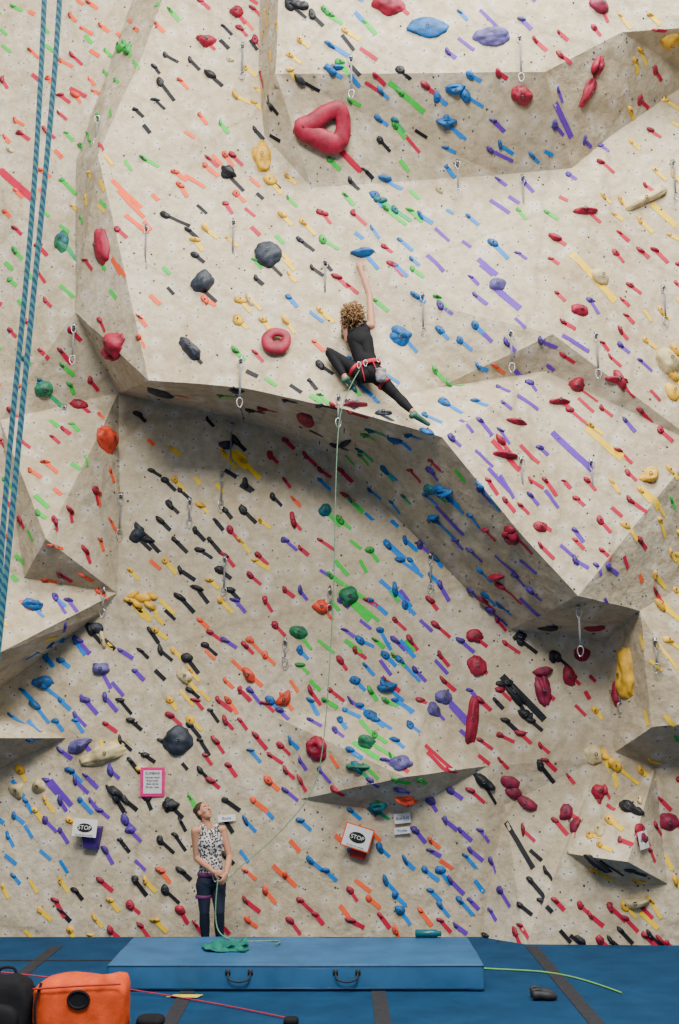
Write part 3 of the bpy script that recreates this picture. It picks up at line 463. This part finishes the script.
def hand(F_,w,d,n,curl,thumb_side,l='skin',sc=1.0):
    d=d.normalized(); n=(n-d*n.dot(d)).normalized(); s=d.cross(n).normalized()*thumb_side
    F_.e(w+d*.045*sc,(.038*sc,.05*sc,.016*sc),(s,d,n),l)
    for i,(o,ln) in enumerate([(.030,.072),(.010,.080),(-.010,.074),(-.029,.058)]):
        b_=w+d*.082*sc+s*o*sc; a=curl*.35; p=b_
        for k in range(3):
            dd=(d*math.cos(a)+n*math.sin(a)+s*o*2.0*(1-k*.3)); q=p+dd.normalized()*ln*sc*(.42,.32,.26)[k]
            F_.c(p,q,(.0094,.0087,.0082)[k]*sc,(.0087,.0082,.0075)[k]*sc,l); p=q; a+=curl*.45
    b_=w+d*.025*sc+s*.03*sc; q=b_+(d*.6+s*.7+n*.35).normalized()*.038*sc; F_.c(b_,q,.0125*sc,.0105*sc,l); F_.c(q,q+(d*.8+s*.1+n*.55).normalized()*.032*sc,.0105*sc,.0085*sc,l)
def head(F_,c,f,u,hairtop=True):
    f=f.normalized(); u=(u-f*u.dot(f)).normalized(); r=f.cross(u).normalized(); A=(r,f,u)
    F_.e(c+u*.02-f*.008,(.072,.09,.095),A,'skin'); F_.e(c+f*.028-u*.052,(.052,.056,.056),A,'skin'); F_.e(c+f*.060-u*.090,(.022,.018,.016),A,'skin')
    F_.c(c+f*.082+u*.014,c+f*.101-u*.018,.007,.011,'skin')
    for s in(-1,1):
        F_.e(c+r*s*.074-f*.008-u*.005,(.010,.020,.031),A,'skin'); F_.e(c+f*.052-u*.02+r*s*.034,(.024,.026,.026),A,'skin')
        F_.c(c+f*.081+u*.036+r*s*.018,c+f*.072+u*.038+r*s*.045,.005,.004,'hair')
    F_.e(c+f*.081-u*.048,(.021,.009,.008),A,'lip')
    F_.e(c+u*.038-f*.026,(.080,.092,.092),A,'hair'); F_.e(c+u*.0-f*.045,(.076,.055,.085),A,'hair')
    return A
def eyes(c,A,parent):
    r,f,u=A; mb=MB(); vv,ff=ICO[2]
    for s in(-1,1):
        p=c+f*.074+u*.014+r*s*.030; mb.add([p+q*.0105 for q in vv],ff,0); mb.add([p+f*.0055+q*.0062 for q in vv],ff,1)
    mb.build('eyes',[mat('eye_white',(.6,.6,.58),.3,bump=0),mat('iris',(.04,.025,.015),.3,bump=0)],True,parent)
def belt(mb,c,ax_a,ax_b,a,b_,r,mi,hgt=2.2):
    up=ax_a.cross(ax_b).normalized(); pts=[c+ax_a*math.cos(t)*a+ax_b*math.sin(t)*b_ for t in [i*2*math.pi/28 for i in range(28)]]
    vs,fs=tube(pts,r,True,8); 
    vs=[q+up*((q-c).dot(up))*(hgt-1) for q in vs]; mb.add(vs,fs,mi)
skin=mat('skin',(.47,.22,.13),.5,var=.08,scale=6,bump=.05); lip=mat('lips',(.40,.09,.07),.4,bump=0)
hairb=mat('brown_hair',(.05,.025,.014),.6,var=.4,scale=40,bump=.6); leg_n=mat('navy_leggings',(.005,.011,.03),.75,scale=30); blackc=mat('black_cloth',(.008,.008,.010),.8,scale=30,spec=.2)
m,nt,b=newmat('leopard_print'); tc=nt.nodes.new('ShaderNodeTexCoord'); w=nt.nodes.new('ShaderNodeTexVoronoi'); w.inputs['Scale'].default_value=38; nt.links.new(tc.outputs['Object'],w.inputs['Vector'])
r=nt.nodes.new('ShaderNodeValToRGB'); r.color_ramp.interpolation='CONSTANT'; r.color_ramp.elements[0].color=(.16,.15,.15,1); r.color_ramp.elements[1].position=.22; r.color_ramp.elements[1].color=(.012,.012,.016,1); e=r.color_ramp.elements.new(.50); e.color=(.52,.50,.48,1)
nt.links.new(w.outputs['Distance'],r.inputs['Fac']); nt.links.new(r.outputs['Color'],b.inputs['Base Color']); b.inputs['Roughness'].default_value=.8; leo=m
ORD=['skin','hair','lip','top','leg','shoe']
shoeb=mat('dark_shoe',(.02,.02,.025),.6)
bel=empty('belayer_woman',P(210,945,-1.1))
def torso(G,cp,cw,cc,cn,ac,fw,hw=.085,sw=.165,k=1.0):
    up=(cn-cp).normalized(); A=(ac,fw,up)
    G.c(cp-ac*hw*.8,cp+ac*hw*.8,.098*k,.098*k,'leg'); G.e(cp+up*.03,(.155*k,.108*k,.10),A,'leg')
    for s in(-1,1): G.e(cp+ac*s*.07-fw*.045-Vector((0,0,.02)),(.078*k,.075*k,.085*k),(ac,fw,ac.cross(fw)),'leg')
    G.e(cw+(cp-cw)*.25,(.130*k,.095*k,.15),A,'top'); G.e(cc,(.142*k,.103*k,.15),A,'top'); G.e(cc+(cn-cc)*.45,(.125*k,.082*k,.10),A,'top')
    for s in(-1,1):
        G.c(cp+ac*s*.055+(cw-cp)*.35,cw+ac*s*.048,.086*k,.078*k,'top')
        G.c(cw+ac*s*.048,cc+ac*s*.058,.078*k,.088*k,'top')
        G.c(cn+ac*s*.02,cn+ac*s*sw-Vector((0,0,.015)),.038,.05,'skin')
        G.c(cn+ac*s*.085+Vector((0,0,.012)),cc+ac*s*.08,.045,.06*k,'top')
def zp(x,y,d): return P(x,y,d)-bel.location
G=Fig(); fw=Vector((.42,-.9,0)).normalized(); ac=Vector((.9,.42,0)).normalized()
cp=zp(211,882,-1.1); cw=zp(211,860,-1.1); cc=zp(210,843,-1.1); cn=zp(209,829,-1.09)
torso(G,cp,cw,cc,cn,ac,fw,k=1.03)
for s in(-1,1): G.e(cc+ac*s*.062+fw*.068-Vector((0,0,.0)),(.055,.042,.055),(ac,fw,Vector((0,0,1))),'top')
hc=zp(204,812,-1.08); G.c(cn,hc-Vector((0,0,.03)),.050,.048,'skin')
A=head(G,hc,Vector((.62,-.52,.50)),Vector((-.35,.25,1)))
G.e(hc-A[1]*.10+A[2]*.075,(.045,.042,.042),A,'hair')
shl=cn-ac*.168-Vector((0,0,.02)); shr=cn+ac*.168-Vector((0,0,.02))
el=zp(196.5,858,-1.12); hl=zp(214,872,-1.36); er=zp(229.5,857,-1.06); hr=zp(226,874,-1.33)
for sh,e_,h_ in((shl,el,hl),(shr,er,hr)):
    G.c(sh,sh+(e_-sh)*.5,.048,.041,'skin'); G.c(sh+(e_-sh)*.5,e_,.041,.035,'skin'); G.c(e_,e_+(h_-e_)*.4,.036,.037,'skin'); G.c(e_+(h_-e_)*.4,h_,.037,.025,'skin')
hand(G,hl,Vector((.9,-.1,-.15)),Vector((0,1,-.2)),1.5,-1); hand(G,hr,Vector((-.25,-.5,-.7)),Vector((-.8,.5,0)),1.5,1)
for s,kx,ax_ in((-1,204.5,206),(1,219.5,220)):
    hp=cp+ac*s*.085-Vector((0,0,.03)); kn=zp(kx,912,-1.16); an=Vector((P(ax_,940,-1.08).x,-1.08,.09))-bel.location
    G.c(hp,hp+(kn-hp)*.45,.093,.076,'leg'); G.c(hp+(kn-hp)*.45,kn,.076,.058,'leg'); G.c(kn,kn+(an-kn)*.35-fw*.012,.057,.060,'leg'); G.c(kn+(an-kn)*.35-fw*.012,an,.059,.037,'leg')
    toe=an+fw*.15+Vector((s*.03,0,-.055)); G.c(an-fw*.03-Vector((0,0,.045)),an-Vector((0,0,.03)),.04,.042,'shoe'); G.c(an-Vector((0,0,.045)),toe,.042,.030,'shoe'); G.e(toe-fw*.03,(.045,.07,.03),(ac,fw,Vector((0,0,1))),'shoe')
G.build('body',[skin,hairb,lip,leo,leg_n,shoeb],ORD,bel)
eyes(hc,A,bel)
mb=MB(); hp_=cw+(cp-cw)*.62
belt(mb,hp_,ac,fw,.150,.112,.010,0,2.6)
for s in(-1,1): belt(mb,cp+ac*s*.086-Vector((0,0,.15)),ac,fw,.084,.084,.009,0,2.4)
vs,fs=boxgeo(hp_+fw*.13-Vector((0,0,.03)),.03,.03,.09); mb.add(vs,fs,1)
mb.build('harness',[mat('purple_harness',(.12,.018,.10),.6),blk],True,bel)
biner_mb=MB(); biner(biner_mb,hp_+fw*.16-Vector((0,0,.02)),Vector((1,0,0)),.03,.05,.007); biner_mb.build('belay_carabiner',[steel],True,bel)
# --- climber
wl,_=hit(358,345); cl=empty('climber_woman',wl)
yb=wl.y-.24
def q_(x,y,d=0): return P(x,y,yb+d)-cl.location
G=Fig(); fw=Vector((.1,1,0)).normalized(); ac=Vector((1,-.1,0)).normalized()
cp=q_(370,374,-.05); cw=q_(364,356,-.02); cc=q_(360,340,.02); cn=q_(358,325,.06)
torso(G,cp,cw,cc,cn,ac,fw,sw=.16,k=1.12)
hc=q_(352,312,.06); G.c(cn,hc-Vector((0,0,.03)),.048,.046,'skin')
A=head(G,hc,Vector((-.15,.85,.5)),Vector((0,-.4,1)))
hw_,hn_=hit(360,262)
hh=hw_+Vector((0,-.09,-.12))-cl.location
sr=cn+ac*.16+Vector((0,.03,.03)); el=(sr+hh)/2+Vector((.045,-.04,0))
G.c(sr,sr+(el-sr)*.5,.052,.045,'skin'); G.c(sr+(el-sr)*.5,el,.045,.038,'skin'); G.c(el,el+(hh-el)*.4,.039,.039,'skin'); G.c(el+(hh-el)*.4,hh,.039,.027,'skin')
hand(G,hh,Vector((-.1,.25,1)),Vector((0,1,-.25)),1.3,-1)
sl=cn-ac*.15; h2=hit(346,338)[0]+Vector((0,-.09,0))-cl.location; el=(sl+h2)/2+Vector((.02,-.02,-.13))
G.c(sl,el,.049,.037,'skin'); G.c(el,h2,.038,.026,'skin'); hand(G,h2,Vector((0,.6,.8)),Vector((0,1,-.6)),1.3,1)
item(345,334,'t',14,12)
hpL=cp-ac*.08-Vector((0,0,.02)); knL=q_(330,353,.04); f1w,_n=hit(347,382); anL=Vector((f1w.x-.02,min(f1w.y-.16,yb+.12),f1w.z))-cl.location
G.c(hpL,hpL+(knL-hpL)*.45,.095,.079,'leg'); G.c(hpL+(knL-hpL)*.45,knL,.079,.060,'leg'); G.c(knL,knL+(anL-knL)*.35,.058,.061,'leg'); G.c(knL+(anL-knL)*.35,knL+(anL-knL)*.85,.061,.042,'leg'); G.c(knL+(anL-knL)*.85,anL,.036,.034,'skin')
tL=anL+Vector((.10,.10,-.06)); G.c(anL-Vector((.02,.0,.03)),anL+Vector((.02,0,-.01)),.036,.036,'shoe'); G.c(anL-Vector((0,0,.02)),tL,.038,.024,'shoe')
hpR=cp+ac*.08-Vector((0,0,.03)); f2w,_n=hit(424,430); anR=q_(413,419,-.02); anR=Vector((anR.x,min(f2w.y-.12,yb)-cl.location.y,anR.z)); knR=q_(397,396,-.08)
G.c(hpR,hpR+(knR-hpR)*.45,.098,.080,'leg'); G.c(hpR+(knR-hpR)*.45,knR,.080,.060,'leg'); G.c(knR,knR+(anR-knR)*.35,.058,.061,'leg'); G.c(knR+(anR-knR)*.35,knR+(anR-knR)*.8,.061,.042,'leg'); G.c(knR+(anR-knR)*.8,anR,.036,.034,'skin')
tR=anR+Vector((.165,.07,-.11)); G.c(anR-Vector((.03,.0,.03)),anR+Vector((.0,0,0)),.037,.036,'shoe'); G.c(anR-Vector((0,0,.02)),tR,.042,.026,'shoe')
item(427,432,'b',12,0); item(352,386,'t',12,0)
small.build('small_climbing_holds',HM); tape.build('route_marking_tape',TM); bolts.build('hold_bolts',[mat('bolt_steel',(0.1,0.1,0.11))])
blond=mat('curly_blond_hair',(.30,.165,.07),.6,var=.5,scale=30,bump=.5)
G.build('body',[skin,blond,lip,blackc,blackc,mat('green_climbing_shoe',(.04,.12,.08),.5,var=.3)],ORD,cl)
eyes(hc,A,cl)
mb=MB()
for i in range(420):
    d=Vector((random.gauss(0,1),random.gauss(0,1),random.gauss(0,1))).normalized()
    if d.dot(A[1])>.45: continue
    st=hc+A[2]*.03-A[1]*.03+d*.075; out=d*random.uniform(.05,.095)+Vector((0,0,-random.uniform(.03,.13)))
    s_,u_=frame_from(out); pts=[]
    for k in range(14):
        t=k/13; a=t*11+i; pts.append(st+out*t+(s_*math.cos(a)+u_*math.sin(a))*.014)
    vs,fs=tube(pts,[.0075*(1-.5*k/13) for k in range(14)],False,5); mb.add(vs,fs,0)
mb.build('curly_hair',[blond],True,cl)
mb=MB(); up=(cw-cp).normalized(); hp_=cp+(cw-cp)*.45; ab_=ac-up*ac.dot(up); ab_.normalize(); fb=up.cross(ab_)
belt(mb,hp_,ab_,fb,.160,.122,.010,0,3)
for hp,kn in((hpL,knL),(hpR,knR)):
    d=(kn-hp).normalized(); s_,u_=frame_from(d); belt(mb,hp+d*.13,s_,u_,.086,.086,.009,0,2.6)
for s in(-1,1):
    vs,fs=tube([hp_+ab_*s*.07-fb*.12,cp+ab_*s*.09-fb*.13-up*.12],.008,False,6); mb.add(vs,fs,0)
mb.build('harness',[mat('red_harness',(.42,.01,.03),.6)],True,cl)
m,nt,b=newmat('patterned_fabric'); tc=nt.nodes.new('ShaderNodeTexCoord'); w=nt.nodes.new('ShaderNodeTexVoronoi'); w.inputs['Scale'].default_value=45; nt.links.new(tc.outputs['Object'],w.inputs['Vector'])
hsv=nt.nodes.new('ShaderNodeHueSaturation'); hsv.inputs['Saturation'].default_value=.6; hsv.inputs['Value'].default_value=.5; nt.links.new(w.outputs['Color'],hsv.inputs['Color']); nt.links.new(hsv.outputs['Color'],b.inputs['Base Color'])
mb=MB(); c0=q_(381,374,-.20)
pr=[(0,.0),(.045,.0),(.062,.02),(.066,.09),(.06,.14),(.066,.15),(.055,.152),(.05,.09),(.0,.03)]
vs=[];fs=[]
for r_,z_ in pr:
    for k in range(18): a=k*math.pi/9; vs.append(c0+Vector((math.cos(a)*r_,math.sin(a)*r_*.8,z_-.09)))
for i in range(len(pr)-1):
    for k in range(18): fs.append((i*18+k,i*18+(k+1)%18,(i+1)*18+(k+1)%18,(i+1)*18+k))
mb.add(vs,fs,0); mb.build('chalk_bag',[m],True,cl)
mb=MB()
for x in(-.1,-.02,.14): biner(mb,hp_+ab_*x-fb*.16-up*.03,Vector((1,0,0)),.02,.04,.006)
mb.build('racked_carabiners',[steel],True,cl)
tie=cp+cl.location+Vector((-.12,-.12,.02)); hl_w=hr+bel.location
rope('lead_rope',[tie,P(342,398,yb-.2),P(337,430,yb-.12),P(335,520,yb-.1),P(334,590,-1.4),P(330,660,-1.35),P(326,720,-1.3),P(321,765,-1.25),P(312,795,-1.25),P(290,822,-1.25),P(262,850,-1.3),P(240,866,-1.35),hl_w+Vector((0,-.02,-.08))],.006,grope)
rope('lead_rope',[hl+bel.location+Vector((.05,-.03,-.06)),P(216,895,-1.4),P(214,925,-1.35),P(222,938,-1.5),P(245,943,-1.65),Vector((P(290,942,-1.6).x,-1.6,.27)),Vector((P(275,942,-1.9).x,-1.9,.27))],.007,grope)
# ------------------------------------------------------------ signs & papers
paper=mat('paper_white',(.72,.72,.70),.8,var=.03,bump=0); pink=mat('pink_card',(.80,.02,.22),.7,bump=0); ink=mat('black_ink',(.01,.01,.01),.7,bump=0)
def sign(name,x,y,w,h,layers,tilt=0,text=None,off=.03,rot=0,tsize=.05):
    loc,n=hit(x,y); xv,yv=basis(n,rot); root=empty(name,loc+n*off)
    def card(nm,w,h,z,mm,disc=False):
        mb=MB()
        if disc:
            K=28; vs=[xv*math.cos(t)*w/2+yv*math.sin(t)*h/2+n*z_ for z_ in(z,z+.003) for t in [i*2*math.pi/K for i in range(K)]]
            fs=[tuple(range(K,2*K))]+[(k,(k+1)%K,K+(k+1)%K,K+k) for k in range(K)]
        else:
            vs=[xv*a*w/2+yv*b_*h/2+n*(z+c*.003) for a in(-1,1) for b_ in(-1,1) for c in(0,1)]; fs=[(0,1,3,2),(4,6,7,5),(0,4,5,1),(2,3,7,6),(0,2,6,4),(1,5,7,3)]
        mb.add(vs,fs,0); mb.build(nm,[mm],False,root)
    for i,(a,b_,mm,dc) in enumerate(layers): card('card_%d'%i,a,b_,i*.004,mm,dc)
    if text:
        for j,(tx,oy,ts,mm) in enumerate(text):
            cu=bpy.data.curves.new('lettering','FONT'); cu.body=tx; cu.size=ts; cu.align_x='CENTER'; cu.align_y='CENTER'; cu.extrude=.001; cu.materials.append(mm)
            o=bpy.data.objects.new('lettering',cu); scene.collection.objects.link(o); o.parent=root
            M=Matrix((xv,yv,n)).transposed().to_4x4(); M.translation=yv*oy+n*(len(layers)*.004+.003); o.matrix_local=M
    return root,xv,yv,n
sign('notice_poster',153,781,.30,.36,[(.30,.36,pink,False),(.225,.285,paper,False)],text=[('CLIMBING',.11,.04,ink),('Harness check',.06,.03,ink),('Rope check',.02,.03,ink),('Belay device',-.02,.03,ink),('Partner ready',-.06,.03,ink)],off=.05)
for (x,y,w,h,rot,c) in((89,827,.30,.21,-.08,'p'),(357,834,.33,.26,-.3,'r')):
    loc,n=hit(x+4,y+8); mb=MB(); xv,yv=basis(n,rot)
    prof=[(-.5,.55,0),(.5,.55,0),(.5,.55,.16),(-.5,.55,.16),(-.35,-.75,0),(.4,-.75,0),(.38,-.7,.10),(-.33,-.7,.10)]
    vs=[loc+xv*a*w*.8+yv*b_*h+n*z for a,b_,z in prof]; mb.add(vs,[(0,3,2,1),(4,5,6,7),(3,7,6,2),(0,4,7,3),(1,2,6,5)],0)
    mb.build('climbing_volume',[mat('volume_'+c,(.06,.018,.20) if c=='p' else (.42,.03,.02),.6)],False)
    sign('stop_sign',x,y,w,h,([(w+.03,h+.03,mat('orange_card',(.75,.08,.02),.6,bump=0),False)] if c=='r' else [])+[(w,h,paper,False),(w*.62,h*.50,ink,True)],text=[('STOP',0,.07,paper),('Ask staff before climbing',-h*.40,.022,ink)],off=.19,rot=rot)
for (x,y,w,h,t) in((227,818,.22,.08,'Route'),(402,818,.2,.12,'Blue 5.10'),(640,840,.2,.2,'Red 5.9'),(402,830,.2,.08,'Purple')):
    sign('route_label',x,y,w,h,[(w,h,paper,False)],text=[(t,0,.045,mat('blue_ink',(.02,.04,.3),.6,bump=0))],off=.045,rot=.1)
# ------------------------------------------------------------ floor clutter
mb=MB(); vv,ff=ICO[4]; c=PZ(230,948,.265)
mb.add([c+Vector((q.x*.25*(1+.5*noise.noise(q*1.5)),q.y*.17*(1+.5*noise.noise(q*1.7)),max(q.z,-.05)*.06*(1+1.6*noise.noise(q*3.2)))) for q in vv],ff,0)
mb.build('green_tshirt',[mat('teal_cloth',(.006,.15,.11),.85,var=.3)])
c=PZ(418,930,.05); c=Vector((c.x,-1.44,.30)); mb=MB()
vs,fs=tube([c+Vector((x,0,0)) for x in(-.14,-.135,.09,.11,.115,.145)],[.03,.042,.042,.03,.028,.028],False,14); mb.add(vs,fs,0); mb.build('water_bottle',[mat('teal_plastic',(.01,.10,.13),.3,bump=0)])
m_or=mat('orange_nylon',(.72,.085,.02),.75,var=.2,scale=8,bump=.25,spec=.15); m_bk=mat('black_nylon',(.012,.012,.014),.75,scale=10,spec=.15)
def superq(c,a,b_,h,e=.45,taper=.85,seed=0,wr=.03,sub=4):
    vv,ff=ICO[sub]; out=[]
    for q in vv:
        f_=lambda t,e_: math.copysign(abs(t)**e_,t)
        th=math.atan2(q.y,q.x); ph=math.asin(max(-1,min(1,q.z)))
        x=f_(math.cos(ph),e)*f_(math.cos(th),e); y=f_(math.cos(ph),e)*f_(math.sin(th),e); z=f_(math.sin(ph),e)
        t=1-(1-taper)*(z+1)/2
        p=Vector((x*a*t,y*b_*t,(z+1)*h/2)); d=1+wr*noise.noise(p*7+Vector((seed,0,0)))*2+wr*noise.noise(p*17)
        out.append(c+Vector((p.x*d,p.y*d,p.z*(1+wr*2*noise.noise(p*5+Vector((0,seed,0)))))))
    return out,ff
bc=P(80,1040,-4.35); bc.z=0
bag=empty('orange_backpack',bc); mb=MB()
vs,fs=superq(Vector((0,0,0)),.40,.20,.50,.5,.94,3,.035); 
vs=[Vector((q.x+ (.02 if q.x>0 else -.02)*max(0,(q.z-.3)/.2),q.y,q.z+((.06 if q.x>0 else -.01)*max(0,(abs(q.x)-.16)/.2)*max(0,(q.z-.25)/.2)))) for q in vs]; mb.add(vs,fs,0); mb.build('bag_body',[m_or],True,bag)
mb=MB()
pts=[Vector((.02+math.cos(t)*.085,-.212,.35+math.sin(t)*.065)) for t in [i*math.pi/10 for i in range(20)]]
vs,fs=tube(pts,.012,True,8); mb.add(vs,fs,0)
K=20; vs=[Vector((.02+math.cos(i*math.pi/10)*.085,-.212,.35+math.sin(i*math.pi/10)*.065)) for i in range(K)]; mb.add(vs,[tuple(range(K))],0)
mb.build('bag_opening',[m_bk],True,bag)
mb=MB()
vs,fs=tube(cat([Vector((-.36,-.205,.43)),Vector((0,-.212,.455)),Vector((.36,-.205,.47))],False,8),.008,False,8); mb.add(vs,fs,0)
vs,fs=tube(cat([Vector((-.30,-.17,.47)),Vector((-.33,-.225,.3)),Vector((-.31,-.21,.05))],False,6),.012,False,8); mb.add(vs,fs,1)
mb.build('bag_seams_and_strap',[mat('dark_orange_piping',(.4,.03,.008),.7),m_bk],True,bag)
bc2=P(4,1040,-4.3); bc2.z=0; bag2=empty('black_backpack',bc2); mb=MB(); vs,fs=superq(Vector((0,0,0)),.27,.2,.50,.6,.8,8,.06); mb.add(vs,fs,0); mb.build('bag_body',[m_bk],True,bag2)
mb=MB(); vs,fs=tube(cat([Vector((-.08,0,.48)),Vector((-.05,0,.54)),Vector((.05,0,.54)),Vector((.08,0,.48))],False,6),.012,False,8); mb.add(vs,fs,0)
vs,fs=superq(Vector((.0,-.2,.06)),.17,.07,.24,.6,.9,4,.05,3); mb.add(vs,fs,0); mb.build('bag_handle_and_pocket',[m_bk],True,bag2)
mb=MB(); c=PZ(150,1024,.0); vs,fs=superq(c,.13,.12,.07,.6,.9,2,.05,3); mb.add(vs,fs,0); mb.build('climbing_shoe_bag',[m_bk])
rope('red_cord',[PZ(0,972,.3),PZ(60,978,.2),PZ(120,988,.03),PZ(180,997,.015),PZ(240,1008,.015),PZ(292,1019,.015)],.006,mat('red_cord_mat',(.4,.02,.05),.7))
rope('green_rope_on_floor',[PZ(478,968,.012),PZ(510,970,.012),PZ(545,970,.012),PZ(585,979,.012),PZ(622,993,.012)],.008,mat('lime_rope',(.16,.42,.10),.7))
c=PZ(543,999,.0); mb=MB()
for s in(-.055,.055):
    pts=cat([c+Vector((-.11,s,.045)),c+Vector((-.04,s,.05)),c+Vector((.05,s*1.1,.04)),c+Vector((.12,s*.8,.03))],False,5)
    vs,fs=tube(pts,[.03,.04,.045,.045,.043,.042,.04,.04,.042,.043,.042,.04,.036,.032,.028,.02][:len(pts)],False,10); vs=[Vector((q.x,q.y,max(q.z,.002))) for q in vs]; mb.add(vs,fs,0)
    o_=cat([c+Vector((-.11,s,.08)),c+Vector((-.06,s,.095)),c+Vector((-.02,s,.08))],False,4); vs,fs=tube(o_,.018,False,8); mb.add(vs,fs,0)
mb.build('climbing_shoes',[shoeb])
c=PZ(291,1024,0); mb=MB(); vs,fs=superq(c,.07,.06,.06,.6,.9,5,.03,3); mb.add(vs,fs,0); mb.build('belay_device_pouch',[m_bk])
mb=MB(); c=PZ(185,996,.012); mb.add([c+Vector((-.18,-.03,0)),c+Vector((.12,-.06,0)),c+Vector((.17,.04,.004)),c+Vector((-.1,.05,.003))],[(0,1,2,3)],0); mb.build('yellow_paper_tag',[mat('yellow_paper',(.7,.6,.05),.7)],False)
# ------------------------------------------------------------ lights
def area(name,loc,tgt,sx,sy,en,col):
    l=bpy.data.lights.new(name,'AREA'); l.shape='RECTANGLE'; l.size=sx; l.size_y=sy; l.energy=en; l.color=col
    o=bpy.data.objects.new(name,l); scene.collection.objects.link(o); o.location=loc; o.rotation_euler=(Vector(tgt)-Vector(loc)).to_track_quat('-Z','Y').to_euler(); return o
area('added_front_fill',(4.0,-7.5,18),(0,0,4),7,4,3300,(1,.96,.88))
area('added_front_fill',(-1,-12.5,13),(0,0,3),6,3,2400,(1,.97,.92))  # added front fill that lightens the wall under the lip, not a gym fixture
w=bpy.data.worlds.new('World'); scene.world=w; w.use_nodes=True; nt=w.node_tree; bg=nt.nodes['Background']
tc=nt.nodes.new('ShaderNodeTexCoord'); sx=nt.nodes.new('ShaderNodeSeparateXYZ'); nt.links.new(tc.outputs['Generated'],sx.inputs[0])
r=nt.nodes.new('ShaderNodeValToRGB'); r.color_ramp.elements[0].position=0.0; r.color_ramp.elements[0].color=(.31,.32,.35,1); r.color_ramp.elements[1].position=.8; r.color_ramp.elements[1].color=(.97,.97,1,1)
nt.links.new(sx.outputs['Z'],r.inputs['Fac']); nt.links.new(r.outputs['Color'],bg.inputs[0]); bg.inputs[1].default_value=.75
